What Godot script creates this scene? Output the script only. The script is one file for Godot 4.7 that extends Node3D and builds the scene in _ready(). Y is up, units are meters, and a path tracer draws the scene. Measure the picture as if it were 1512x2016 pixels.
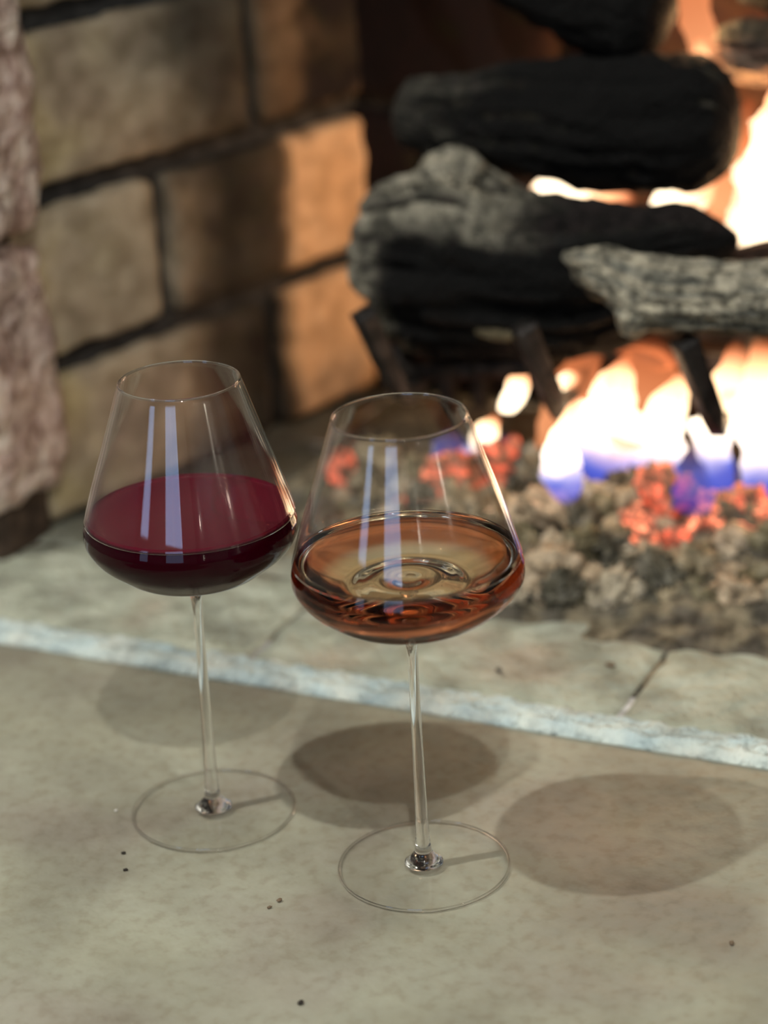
extends Node3D
# A fireside: two wine glasses on a stone hearth in front of a gas log fire.
# Axes: x along the hearth joint (right), y up from the hearth top, z from the firebox out into the room.

var M := {}
var key_lights := []
var names := {}

# ------------------------------------------------------------------ helpers
func lin(r: float, g: float, b: float) -> Color:      # 0..255 sRGB to a linear vertex colour
	return Color(r / 255.0, g / 255.0, b / 255.0).srgb_to_linear()

func srgb(r: float, g: float, b: float, a := 1.0) -> Color:
	return Color(r / 255.0, g / 255.0, b / 255.0, a)

func numbered(called: String) -> String:
	if not names.has(called):
		names[called] = 0
		return called
	names[called] += 1
	return "%s_%03d" % [called, names[called]]

func tag(o: Node3D, label := "", category := "", group := "", kind := "") -> void:
	if label: o.set_meta("label", label)
	if category: o.set_meta("category", category)
	if group: o.set_meta("group", group)
	if kind: o.set_meta("kind", kind)

func base(called: String, at := Vector3.ZERO) -> Node3D:
	var o := Node3D.new()
	o.name = numbered(called)
	o.position = at
	add_child(o, true)
	return o

func put(called: String, mesh: Mesh, mat: Material, parent: Node3D = null, at := Vector3.ZERO) -> MeshInstance3D:
	var o := MeshInstance3D.new()
	o.mesh = mesh
	o.material_override = mat
	o.position = at
	o.name = numbered(called) if parent == null else called
	(self if parent == null else parent).add_child(o, true)
	return o

func noise(s: int, freq: float, octaves := 3, kind := FastNoiseLite.TYPE_SIMPLEX_SMOOTH) -> FastNoiseLite:
	var n := FastNoiseLite.new()
	n.seed = s
	n.frequency = freq
	n.noise_type = kind
	n.fractal_octaves = octaves
	return n

func finish(V: PackedVector3Array, I: PackedInt32Array, C := PackedColorArray(), UV := PackedVector2Array()) -> ArrayMesh:
	var vol := 0.0
	for k in range(0, I.size(), 3):
		vol += V[I[k]].dot(V[I[k + 1]].cross(V[I[k + 2]]))
	if vol > 0.0:
		for k in range(0, I.size(), 3):
			var t := I[k + 1]
			I[k + 1] = I[k + 2]
			I[k + 2] = t
	var N := PackedVector3Array()
	N.resize(V.size())
	for k in range(0, I.size(), 3):
		var n := (V[I[k + 2]] - V[I[k]]).cross(V[I[k + 1]] - V[I[k]])
		for j in 3:
			N[I[k + j]] += n
	for k in N.size():
		N[k] = N[k].normalized()
	var a := []
	a.resize(Mesh.ARRAY_MAX)
	a[Mesh.ARRAY_VERTEX] = V
	a[Mesh.ARRAY_NORMAL] = N
	a[Mesh.ARRAY_INDEX] = I
	if C.size(): a[Mesh.ARRAY_COLOR] = C
	if UV.size(): a[Mesh.ARRAY_TEX_UV] = UV
	var m := ArrayMesh.new()
	m.add_surface_from_arrays(Mesh.PRIMITIVE_TRIANGLES, a)
	return m

func smooth_profile(ctrl: Array, steps := 8) -> PackedVector2Array:   # Catmull-Rom through (radius, height)
	var out := PackedVector2Array()
	for i in ctrl.size() - 1:
		var b: Vector2 = ctrl[i]
		var c: Vector2 = ctrl[i + 1]
		var a: Vector2 = ctrl[i - 1] if i > 0 else 2.0 * b - c
		var d: Vector2 = ctrl[i + 2] if i + 2 < ctrl.size() else 2.0 * c - b
		for k in steps:
			out.append(b.cubic_interpolate(c, a, d, float(k) / steps))
	out.append(ctrl[-1])
	for i in out.size():
		out[i].x = maxf(out[i].x, 0.0)
	return out

func lathe(p: PackedVector2Array, seg := 128, tint := PackedColorArray()) -> ArrayMesh:
	var V := PackedVector3Array()
	var I := PackedInt32Array()
	var C := PackedColorArray()
	var first := []
	for i in p.size():
		first.append(V.size())
		if tint.size():
			for k in (1 if p[i].x < 1e-6 else seg): C.append(tint[i])
		if p[i].x < 1e-6:
			V.append(Vector3(0, p[i].y, 0))
		else:
			for k in seg:
				var a := TAU * k / seg
				V.append(Vector3(p[i].x * cos(a), p[i].y, p[i].x * sin(a)))
	for i in p.size() - 1:
		var lo := p[i].x < 1e-6
		var hi := p[i + 1].x < 1e-6
		if lo and hi: continue
		for k in seg:
			var k2 := (k + 1) % seg
			var a: int = first[i] if lo else first[i] + k
			var b: int = first[i] if lo else first[i] + k2
			var c: int = first[i + 1] if hi else first[i + 1] + k
			var d: int = first[i + 1] if hi else first[i + 1] + k2
			if not lo: I.append_array([a, c, b])
			if not hi: I.append_array([b, c, d])
	return finish(V, I, C)

func torus(R: float, r: float, y: float, seg := 160, ring := 12) -> ArrayMesh:
	var V := PackedVector3Array()
	var I := PackedInt32Array()
	for i in seg:
		var a := TAU * i / seg
		for j in ring:
			var b := TAU * j / ring
			var q := R + r * cos(b)
			V.append(Vector3(q * cos(a), y + r * sin(b), q * sin(a)))
	for i in seg:
		for j in ring:
			var i2 := (i + 1) % seg
			var j2 := (j + 1) % ring
			I.append_array([i * ring + j, i2 * ring + j, i * ring + j2, i * ring + j2, i2 * ring + j, i2 * ring + j2])
	return finish(V, I)

# A rounded, slightly uneven block. tint(world-ish point in the block's axes) gives the vertex colour.
func block(size: Vector3, r: float, cell: float, s: int, amp: float, tint: Callable, freq := 40.0) -> ArrayMesh:
	var nz := noise(s, freq)
	var h := size * 0.5
	var n := Vector3i(clampi(ceili(size.x / cell), 2, 60), clampi(ceili(size.y / cell), 2, 60), clampi(ceili(size.z / cell), 2, 60))
	var V := PackedVector3Array()
	var I := PackedInt32Array()
	var C := PackedColorArray()
	var seen := {}
	for face in 6:
		var ax := face / 2
		var sg := 1.0 if face % 2 == 0 else -1.0
		var u := (ax + 1) % 3
		var v := (ax + 2) % 3
		var id := []
		for i in n[u] + 1:
			for j in n[v] + 1:
				var p := Vector3.ZERO
				p[ax] = sg * h[ax]
				# pull the outermost rows onto the rounding
				p[u] = -h[u] + size[u] * i / n[u]
				p[v] = -h[v] + size[v] * j / n[v]
				var key := Vector3i(roundi(p.x * 1e5), roundi(p.y * 1e5), roundi(p.z * 1e5))
				if not seen.has(key):
					seen[key] = V.size()
					var q := p.clamp(-h + Vector3.ONE * r, h - Vector3.ONE * r)
					var d := p - q
					if d.length() > 1e-9:
						p = q + d.normalized() * r
					var dir := d.normalized() if d.length() > 1e-9 else Vector3.ZERO
					p += dir * amp * nz.get_noise_3dv(p)
					V.append(p)
					C.append(tint.call(p))
				id.append(seen[key])
		for i in n[u]:
			for j in n[v]:
				var a: int = id[i * (n[v] + 1) + j]
				var b: int = id[(i + 1) * (n[v] + 1) + j]
				var c: int = id[i * (n[v] + 1) + j + 1]
				var d: int = id[(i + 1) * (n[v] + 1) + j + 1]
				if sg > 0: I.append_array([a, b, c, c, b, d])
				else: I.append_array([a, c, b, c, d, b])
	return finish(V, I, C)

func plain_box(size: Vector3) -> BoxMesh:
	var b := BoxMesh.new()
	b.size = size
	return b

# A lumpy ball made from a cube grid.
func lump(s: int, n: int, amp: float, freq: float, octaves := 3) -> ArrayMesh:
	var nz := noise(s, freq, octaves)
	var V := PackedVector3Array()
	var I := PackedInt32Array()
	var seen := {}
	for face in 6:
		var ax := face / 2
		var sg := 1.0 if face % 2 == 0 else -1.0
		var u := (ax + 1) % 3
		var v := (ax + 2) % 3
		var id := []
		for i in n + 1:
			for j in n + 1:
				var p := Vector3.ZERO
				p[ax] = sg
				p[u] = -1.0 + 2.0 * i / n
				p[v] = -1.0 + 2.0 * j / n
				var key := Vector3i((p * 1000.0).round())
				if not seen.has(key):
					seen[key] = V.size()
					var q := p.normalized()
					var k := nz.get_noise_3dv(q)
					V.append(q * (1.0 + amp * k + amp * 0.7 * (0.5 - absf(nz.get_noise_3dv(q * 1.9 + Vector3.ONE * 7.0)) * 2.0)))
				id.append(seen[key])
		for i in n:
			for j in n:
				var a: int = id[i * (n + 1) + j]
				var b: int = id[(i + 1) * (n + 1) + j]
				var c: int = id[i * (n + 1) + j + 1]
				var d: int = id[(i + 1) * (n + 1) + j + 1]
				if sg > 0: I.append_array([a, b, c, c, b, d])
				else: I.append_array([a, c, b, c, d, b])
	return finish(V, I)

# A tube along points with a radius at each; rounded ends. shape(t, angle, point, outward) returns [radius factor, colour].
func limb(pts: Array, radii: Array, along: int, around: int, shape: Callable, flat := Vector2(1, 1)) -> ArrayMesh:
	var curve_p := []
	var curve_r := []
	for i in along + 1:
		var t := float(i) / along * (pts.size() - 1)
		var k := mini(int(t), pts.size() - 2)
		var f := t - k
		var p0: Vector3 = pts[k - 1] if k > 0 else 2.0 * pts[0] - pts[1]
		var p3: Vector3 = pts[k + 2] if k + 2 < pts.size() else 2.0 * pts[-1] - pts[-2]
		curve_p.append((pts[k] as Vector3).cubic_interpolate(pts[k + 1], p0, p3, f))
		curve_r.append(lerpf(radii[k], radii[k + 1], f * f * (3.0 - 2.0 * f)))
	var V := PackedVector3Array()
	var I := PackedInt32Array()
	var C := PackedColorArray()
	var UV := PackedVector2Array()
	var total := along + 1
	for i in total:
		var t := float(i) / along
		var fwd: Vector3 = (curve_p[mini(i + 1, along)] - curve_p[maxi(i - 1, 0)]).normalized()
		var side := fwd.cross(Vector3.UP)
		if side.length() < 0.2: side = fwd.cross(Vector3.BACK)
		side = side.normalized()
		var up := side.cross(fwd).normalized()
		for k in around:
			var a := TAU * k / around
			var dir := side * cos(a) * flat.x + up * sin(a) * flat.y
			var got: Array = shape.call(t, a, curve_p[i], dir)
			V.append(curve_p[i] + dir * curve_r[i] * got[0])
			C.append(got[1])
			UV.append(Vector2(float(k) / around, t))
	for i in along:
		for k in around:
			var k2 := (k + 1) % around
			I.append_array([i * around + k, (i + 1) * around + k, i * around + k2, i * around + k2, (i + 1) * around + k, (i + 1) * around + k2])
	for e in 2:
		var row := 0 if e == 0 else along
		var mid := V.size()
		var c := Vector3.ZERO
		for k in around: c += V[row * around + k]
		V.append(c / around)
		C.append(C[row * around])
		UV.append(Vector2(0.5, float(e)))
		for k in around:
			var k2 := (k + 1) % around
			if e == 0: I.append_array([mid, row * around + k, row * around + k2])
			else: I.append_array([mid, row * around + k2, row * around + k])
	return finish(V, I, C, UV)

func plain_shape(_t: float, _a: float, _p: Vector3, _d: Vector3) -> Array:
	return [1.0, Color.WHITE]

# A patch of ground over a grid, with a skirt so that it has thickness.
func ground(x0: float, x1: float, z0: float, z1: float, nx: int, nz: int, bottom: float, height: Callable, tint: Callable) -> ArrayMesh:
	var V := PackedVector3Array()
	var I := PackedInt32Array()
	var C := PackedColorArray()
	for layer in 2:
		for i in nx + 1:
			for j in nz + 1:
				var x := lerpf(x0, x1, float(i) / nx)
				var z := lerpf(z0, z1, float(j) / nz)
				var y: float = height.call(x, z) if layer == 0 else bottom
				V.append(Vector3(x, y, z))
				C.append(tint.call(Vector3(x, y, z)))
	var w := nz + 1
	var half := (nx + 1) * w
	for i in nx:
		for j in nz:
			var a := i * w + j
			I.append_array([a, a + 1, a + w, a + w, a + 1, a + w + 1])
			I.append_array([half + a, half + a + w, half + a + 1, half + a + w, half + a + w + 1, half + a + 1])
	for i in nx:
		for j in [0, nz]:
			var a: int = i * w + j
			var b: int = a + w
			if j == 0: I.append_array([a, b, half + a, half + a, b, half + b])
			else: I.append_array([a, half + a, b, b, half + a, half + b])
	for j in nz:
		for i in [0, nx]:
			var a: int = i * w + j
			var b: int = a + 1
			if i == 0: I.append_array([a, half + a, b, b, half + a, half + b])
			else: I.append_array([a, b, half + a, half + a, b, half + b])
	return finish(V, I, C)

# ------------------------------------------------------------------ materials
func noise_tex(s: int, freq: float, octaves: int, colors: Array, stops: Array, size := 1024, kind := FastNoiseLite.TYPE_SIMPLEX_SMOOTH) -> NoiseTexture2D:
	var t := NoiseTexture2D.new()
	t.width = size
	t.height = size
	t.seamless = true
	t.noise = noise(s, freq, octaves, kind)
	var g := Gradient.new()
	g.offsets = PackedFloat32Array(stops)
	g.colors = PackedColorArray(colors)
	t.color_ramp = g
	return t

func bump_tex(s: int, freq: float, octaves := 5, size := 1024) -> NoiseTexture2D:
	return noise_tex(s, freq, octaves, [Color.BLACK, Color.WHITE], [0.0, 1.0], size)

func stone(albedo: Texture2D, bump: Texture2D, scale: float, relief: float, rough: float, vertex := false) -> StandardMaterial3D:
	var m := StandardMaterial3D.new()
	m.albedo_texture = albedo
	m.roughness = rough
	m.metallic_specular = 0.35
	m.uv1_triplanar = true
	m.uv1_world_triplanar = true
	m.uv1_scale = Vector3.ONE * scale
	if bump:
		m.heightmap_enabled = true
		m.heightmap_texture = bump
		m.heightmap_scale = relief
	m.vertex_color_use_as_albedo = vertex
	return m

func pane_glass(a := 0.02) -> StandardMaterial3D:
	var m := StandardMaterial3D.new()
	m.transparency = BaseMaterial3D.TRANSPARENCY_ALPHA
	m.albedo_color = Color(1, 1, 1, a)
	m.roughness = 0.0
	m.metallic_specular = 0.5
	m.cull_mode = BaseMaterial3D.CULL_DISABLED
	return m

func clear_solid(c: Color, k: float) -> StandardMaterial3D:
	var m := StandardMaterial3D.new()
	m.albedo_color = c
	m.roughness = 0.0
	m.refraction_enabled = true
	m.refraction_scale = k
	m.metallic_specular = 0.5
	return m

func flame_material(stops: Array, energy: float) -> StandardMaterial3D:   # stops: [height along the flame, colour with alpha]
	var g := Gradient.new()
	var o := PackedFloat32Array()
	var c := PackedColorArray()
	for s in stops:
		o.append(s[0])
		c.append(s[1])
	g.offsets = o
	g.colors = c
	var em := Image.create(4, 128, false, Image.FORMAT_RGBA8)
	var al := Image.create(4, 128, false, Image.FORMAT_RGBA8)
	for y in 128:
		var k := g.sample((y + 0.5) / 128.0)
		for x in 4:
			em.set_pixel(x, y, Color(k.r, k.g, k.b))
			al.set_pixel(x, y, Color(0, 0, 0, k.a))
	var m := StandardMaterial3D.new()
	m.transparency = BaseMaterial3D.TRANSPARENCY_ALPHA
	m.albedo_texture = ImageTexture.create_from_image(al)
	m.emission_enabled = true
	m.emission_texture = ImageTexture.create_from_image(em)
	m.emission_energy_multiplier = energy
	m.texture_repeat = false
	m.roughness = 1.0
	m.specular_mode = BaseMaterial3D.SPECULAR_DISABLED
	m.cull_mode = BaseMaterial3D.CULL_DISABLED
	return m

func make_materials() -> void:
	var slab_tex := noise_tex(11, 0.004, 6, [srgb(146, 145, 132), srgb(158, 158, 144), srgb(168, 169, 155)], [0.25, 0.5, 0.78])
	M.slab = stone(slab_tex, bump_tex(12, 0.02, 5), 1.9, 0.10, 0.55, true)
	M.slab.detail_enabled = true
	M.slab.detail_blend_mode = BaseMaterial3D.BLEND_MODE_MUL
	M.slab.detail_albedo = noise_tex(13, 0.045, 4, [srgb(238, 234, 230), srgb(250, 249, 247), srgb(255, 255, 255)], [0.2, 0.45, 0.8])
	M.slab.detail_uv_layer = BaseMaterial3D.DETAIL_UV_1
	var pale := noise_tex(21, 0.009, 6, [srgb(205, 204, 194), srgb(230, 229, 219), srgb(246, 245, 236)], [0.25, 0.5, 0.75])
	M.inner = stone(pale, bump_tex(22, 0.02, 5), 2.6, 0.5, 0.9, true)
	M.brick = stone(noise_tex(31, 0.010, 5, [srgb(205, 198, 186), srgb(230, 226, 218), srgb(250, 246, 240)], [0.25, 0.5, 0.75]), bump_tex(32, 0.03, 5), 3.4, 0.12, 0.92, true)
	M.mortar = stone(noise_tex(33, 0.02, 4, [srgb(150, 150, 150), srgb(220, 220, 220)], [0.3, 0.7], 512), null, 5.0, 0.0, 0.95, true)
	M.grout = stone(noise_tex(36, 0.012, 4, [srgb(205, 209, 208), srgb(232, 234, 232), srgb(250, 250, 246)], [0.28, 0.5, 0.72], 512), bump_tex(35, 0.03, 5, 512), 6.0, 0.5, 0.85, true)
	M.rock_face = stone(noise_tex(41, 0.010, 6, [srgb(175, 158, 150), srgb(225, 212, 205), srgb(240, 234, 228), srgb(255, 252, 248)], [0.25, 0.45, 0.6, 0.8]), bump_tex(42, 0.016, 6), 4.0, 1.2, 0.85, true)
	M.log = stone(noise_tex(51, 0.012, 5, [srgb(120, 120, 116), srgb(205, 204, 198), srgb(255, 252, 244)], [0.28, 0.5, 0.74]), bump_tex(52, 0.03, 5), 5.0, 0.5, 0.95, true)
	M.ash = stone(noise_tex(61, 0.02, 5, [srgb(140, 136, 128), srgb(215, 210, 200), srgb(250, 245, 235)], [0.25, 0.5, 0.75], 512), bump_tex(62, 0.05, 4, 512), 6.0, 0.4, 0.98, true)
	var tones := [srgb(158, 144, 116), srgb(122, 114, 88), srgb(186, 166, 138), srgb(92, 88, 74), srgb(190, 178, 154)]
	var rock_bump := bump_tex(71, 0.03, 4, 512)
	for k in tones.size():
		var c: Color = tones[k]
		M["rock%d" % k] = stone(noise_tex(72 + k, 0.02, 4, [c.darkened(0.35), c, c.lightened(0.25)], [0.25, 0.5, 0.8], 256), rock_bump, 14.0, 0.3, 0.98)
	var heat := [[srgb(70, 14, 6), srgb(235, 95, 66)], [srgb(90, 22, 14), srgb(255, 140, 100)]]
	for k in 2:
		var e := stone(noise_tex(81 + k, 0.02, 3, [srgb(90, 76, 62), srgb(140, 120, 100)], [0.3, 0.7], 256), rock_bump, 14.0, 0.3, 0.98)
		e.emission_enabled = true
		e.emission_texture = noise_tex(83 + k, 0.02, 3, [Color.BLACK, heat[k][0], heat[k][1]], [0.34, 0.48, 0.74], 256)
		e.emission_energy_multiplier = 2.0 + 0.8 * k
		M["ember%d" % k] = e
	M.iron = stone(noise_tex(91, 0.03, 4, [srgb(34, 33, 33), srgb(62, 58, 56)], [0.3, 0.7], 256), bump_tex(92, 0.05, 4, 256), 8.0, 0.12, 0.5)
	M.iron.metallic = 0.6
	M.pane = pane_glass(0.0)
	M.pane_wet = pane_glass(0.0)      # the wall with wine behind it
	M.pane_wet.metallic_specular = 0.12
	M.pane_foot = pane_glass(0.0)
	M.pane_foot.metallic_specular = 0.36
	M.solid = clear_solid(Color(1, 1, 1, 0), 0.052)
	M.rose = clear_solid(Color(1, 1, 1, 0.0), 0.034)
	M.rose.vertex_color_use_as_albedo = true
	M.red = clear_solid(Color(1, 1, 1, 0.6), 0.034)
	M.red.vertex_color_use_as_albedo = true
	M.red.metallic_specular = 0.32
	M.flame = flame_material([[0.0, Color(0.10, 0.16, 0.55, 0.0)], [0.06, Color(0.12, 0.18, 0.52, 0.4)], [0.18, Color(0.22, 0.26, 0.55, 0.45)], [0.36, Color(0.80, 0.72, 0.70, 0.6)], [0.55, Color(1.0, 0.92, 0.80, 0.9)], [0.78, Color(1.0, 0.84, 0.64, 0.75)], [0.92, Color(0.9, 0.56, 0.38, 0.35)], [1.0, Color(0.7, 0.36, 0.2, 0.0)]], 4.0)
	M.flame_high = flame_material([[0.0, Color(0.9, 0.66, 0.48, 0.2)], [0.12, Color(1.0, 0.90, 0.76, 0.9)], [0.6, Color(1.0, 0.90, 0.74, 0.95)], [0.78, Color(0.95, 0.66, 0.46, 0.6)], [0.92, Color(0.8, 0.5, 0.34, 0.3)], [1.0, Color(0.7, 0.36, 0.2, 0.0)]], 4.0)
	M.flame_thin = flame_material([[0.0, Color(1.0, 0.62, 0.40, 0.1)], [0.3, Color(1.0, 0.66, 0.45, 0.36)], [0.8, Color(1.0, 0.56, 0.34, 0.22)], [1.0, Color(1.0, 0.45, 0.24, 0.0)]], 1.6)
	M.flame_blue = flame_material([[0.0, Color(0.16, 0.20, 0.60, 0.2)], [0.3, Color(0.20, 0.28, 0.75, 0.45)], [0.7, Color(0.42, 0.44, 0.80, 0.25)], [1.0, Color(0.7, 0.5, 0.6, 0.0)]], 1.0)
	var wallp := StandardMaterial3D.new()
	wallp.albedo_color = srgb(128, 128, 124)
	wallp.roughness = 0.9
	M.plaster = wallp
	var wood := StandardMaterial3D.new()
	wood.albedo_color = srgb(96, 70, 50)
	wood.roughness = 0.5
	M.room_floor = wood
	var white := StandardMaterial3D.new()
	white.albedo_color = srgb(225, 224, 220)
	white.roughness = 0.45
	M.white = white
	var lamp := StandardMaterial3D.new()
	lamp.albedo_color = Color.BLACK
	lamp.emission_enabled = true
	lamp.emission = Color(1.0, 0.96, 0.88)
	lamp.emission_energy_multiplier = 12.0
	M.lamp = lamp
	var dark := StandardMaterial3D.new()
	dark.albedo_color = srgb(38, 32, 26)
	dark.roughness = 0.9
	M.fleck = dark
	var tan := StandardMaterial3D.new()
	tan.albedo_color = srgb(108, 92, 74)
	tan.roughness = 0.95
	M.fleck_tan = tan

# ------------------------------------------------------------------ the scene
func _ready() -> void:
	# camera, sky and exposure
	var cam := Camera3D.new()
	cam.name = "camera"
	var fwd := Vector3(-0.4092, -0.3795, -0.8298).normalized()
	var up := Vector3(-0.1143, 0.9236, -0.3660).normalized()
	cam.transform = Transform3D(Basis(fwd.cross(up), up, -fwd), Vector3(0.5344, 0.583, 1.034))
	cam.near = 0.05
	cam.far = 50.0
	var lens := CameraAttributesPhysical.new()
	lens.frustum_focal_length = 53.405
	lens.frustum_focus_distance = 1.085
	lens.exposure_aperture = 2.7
	lens.frustum_near = 0.05
	lens.frustum_far = 50.0
	cam.attributes = lens
	cam.current = true
	add_child(cam)
	var env := Environment.new()
	env.background_mode = Environment.BG_SKY
	var sky := ProceduralSkyMaterial.new()
	sky.sky_top_color = srgb(150, 180, 235)
	sky.sky_horizon_color = srgb(190, 208, 240)
	sky.ground_bottom_color = srgb(70, 80, 95)
	sky.ground_horizon_color = srgb(150, 165, 190)
	sky.sky_energy_multiplier = 0.8
	sky.ground_energy_multiplier = 0.4
	env.sky = Sky.new()
	env.sky.sky_material = sky
	env.tonemap_mode = Environment.TONE_MAPPER_LINEAR
	env.tonemap_exposure = 1.0
	env.sdfgi_enabled = true
	env.ssao_enabled = true
	env.ssil_enabled = true
	var we := WorldEnvironment.new()
	we.name = "world"
	we.environment = env
	add_child(we)
	for w in [[0.85, 1.3], [-1.55, 0.7]]:      # daylight through the two windows behind the camera
		var day := AreaLight3D.new()
		day.name = "window_daylight"
		day.area_size = Vector2(w[1], 0.84)
		day.light_color = Color(0.66, 0.80, 1.0)
		day.light_energy = 0.8 * w[1]
		day.area_range = 12.0
		day.shadow_enabled = true
		day.position = Vector3(w[0], 1.25, 4.08)
		add_child(day, true)
	make_materials()

	build_room()
	build_hearth()
	build_firebox()
	build_jamb()
	build_logs()
	build_grate()
	build_rocks()
	build_fire()
	build_glasses()
	build_flecks()

# ------------------------------------------------------------------ room behind the camera
func slab_box(called: String, lo: Vector3, hi: Vector3, mat: Material, label: String) -> void:
	tag(put(called, plain_box(hi - lo), mat, null, (lo + hi) * 0.5), label, "", "", "structure")

func downlight(at: Vector3, energy: float, label: String) -> void:
	var o := base("ceiling_downlight", at)
	tag(o, label, "ceiling light", "recessed ceiling lights")
	put("trim_ring", torus(0.05, 0.006, 0.0, 48, 10), M.white, o)
	var disc := CylinderMesh.new()
	disc.top_radius = 0.045
	disc.bottom_radius = 0.045
	disc.height = 0.004
	put("lamp_disc", disc, M.lamp, o)
	var l := OmniLight3D.new()
	l.name = "lamp_light"
	l.light_color = Color(1.0, 0.985, 0.945)
	l.light_energy = energy
	l.light_size = 0.022
	l.omni_range = 9.0
	l.omni_attenuation = 2.0
	l.shadow_enabled = true
	l.position = Vector3(0, -0.03, 0)
	o.add_child(l)

func build_room() -> void:
	slab_box("floor", Vector3(-2.5, -0.46, -0.9), Vector3(2.9, -0.40, 4.3), M.room_floor, "brown floor of the room below the raised hearth")
	slab_box("ceiling", Vector3(-2.5, 2.0, -0.9), Vector3(2.9, 2.1, 4.3), M.plaster, "pale plaster ceiling above the hearth")
	slab_box("wall_room_left", Vector3(-2.5, -0.40, -0.9), Vector3(-2.4, 2.0, 4.3), M.plaster, "pale plaster wall at the left of the room")
	slab_box("wall_room_right", Vector3(2.8, -0.40, -0.9), Vector3(2.9, 2.0, 4.3), M.plaster, "pale plaster wall at the right of the room")
	# back wall with two openings
	var wx := [-2.4, -1.9, -1.2, 0.2, 1.5, 2.8]
	var wb := base("wall_room_back")
	tag(wb, "pale plaster wall with two windows behind the camera", "", "", "structure")
	for k in 5:
		var lo := Vector3(wx[k], -0.40, 4.15)
		var hi := Vector3(wx[k + 1], 2.0, 4.3)
		if k == 1 or k == 3:
			put("sill_wall", plain_box(Vector3(hi.x - lo.x, 1.20, 0.15)), M.plaster, wb, Vector3((lo.x + hi.x) / 2, 0.20, 4.225))
			put("lintel_wall", plain_box(Vector3(hi.x - lo.x, 0.3, 0.15)), M.plaster, wb, Vector3((lo.x + hi.x) / 2, 1.85, 4.225))
			var w := base("window")
			w.name = "window_%d" % (1 if k == 1 else 2)
			tag(w, "white framed window behind the camera, %s of the two" % ("the narrower" if k == 1 else "the wider"), "window", "", "structure")
			for y in [0.80, 1.7]:
				put("frame", plain_box(Vector3(hi.x - lo.x, 0.06, 0.06)), M.white, w, Vector3((lo.x + hi.x) / 2, y, 4.2))
			for x in [lo.x + 0.03, (lo.x + hi.x) / 2, hi.x - 0.03]:
				put("frame", plain_box(Vector3(0.05, 0.90, 0.05)), M.white, w, Vector3(x, 1.25, 4.2))
			put("pane", plain_box(Vector3(hi.x - lo.x, 0.90, 0.006)), M.pane, w, Vector3((lo.x + hi.x) / 2, 1.25, 4.2))
		else:
			put("wall_panel", plain_box(hi - lo), M.plaster, wb, (lo + hi) * 0.5)
	# chimney breast round the opening
	var wf := base("wall_front")
	tag(wf, "chimney breast wall round the fireplace opening", "", "", "structure")
	for b in [[Vector3(-2.4, -0.40, -0.30), Vector3(-0.57, 2.0, -0.12)], [Vector3(0.72, -0.40, -0.30), Vector3(2.8, 2.0, -0.16)], [Vector3(-0.60, 0.72, -0.30), Vector3(0.72, 2.0, -0.16)]]:
		put("wall_panel", plain_box(b[1] - b[0]), M.plaster, wf, (b[0] + b[1]) * 0.5)
	downlight(Vector3(-0.764, 2.0, 0.885), 2.45, "recessed ceiling light nearest the left of the hearth")
	downlight(Vector3(0.835, 2.0, 1.415), 1.95, "recessed ceiling light above the camera")
	downlight(Vector3(0.4, 2.0, 2.9), 0.25, "recessed ceiling light farther back in the room")
	downlight(Vector3(2.3, 2.0, 1.7), 1.4, "recessed ceiling light at the right rear of the room")
	wall_lamp(Vector3(2.74, 0.74, 0.62), "small white wall lamp on the right wall, nearest the fireplace")
	wall_lamp(Vector3(2.74, 0.95, 0.95), "small white wall lamp on the right wall, middle one")
	wall_lamp(Vector3(2.74, 1.15, 3.2), "small white wall lamp on the right wall, farthest from the fireplace")

func wall_lamp(at: Vector3, label: String) -> void:
	var o := base("wall_lamp", at)
	tag(o, label, "wall lamp", "small wall lamps")
	put("bracket", plain_box(Vector3(0.02, 0.09, 0.05)), M.white, o, Vector3(0.05, -0.03, 0))
	var ball := SphereMesh.new()
	ball.radius = 0.028
	ball.height = 0.056
	put("bulb", ball, M.lamp, o)
	var l := OmniLight3D.new()
	l.name = "bulb_light"
	l.light_color = Color(1.0, 0.97, 0.92)
	l.light_energy = 0.06
	l.light_size = 0.02
	l.omni_range = 9.0
	l.omni_attenuation = 2.0
	l.shadow_enabled = true
	o.add_child(l)

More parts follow.
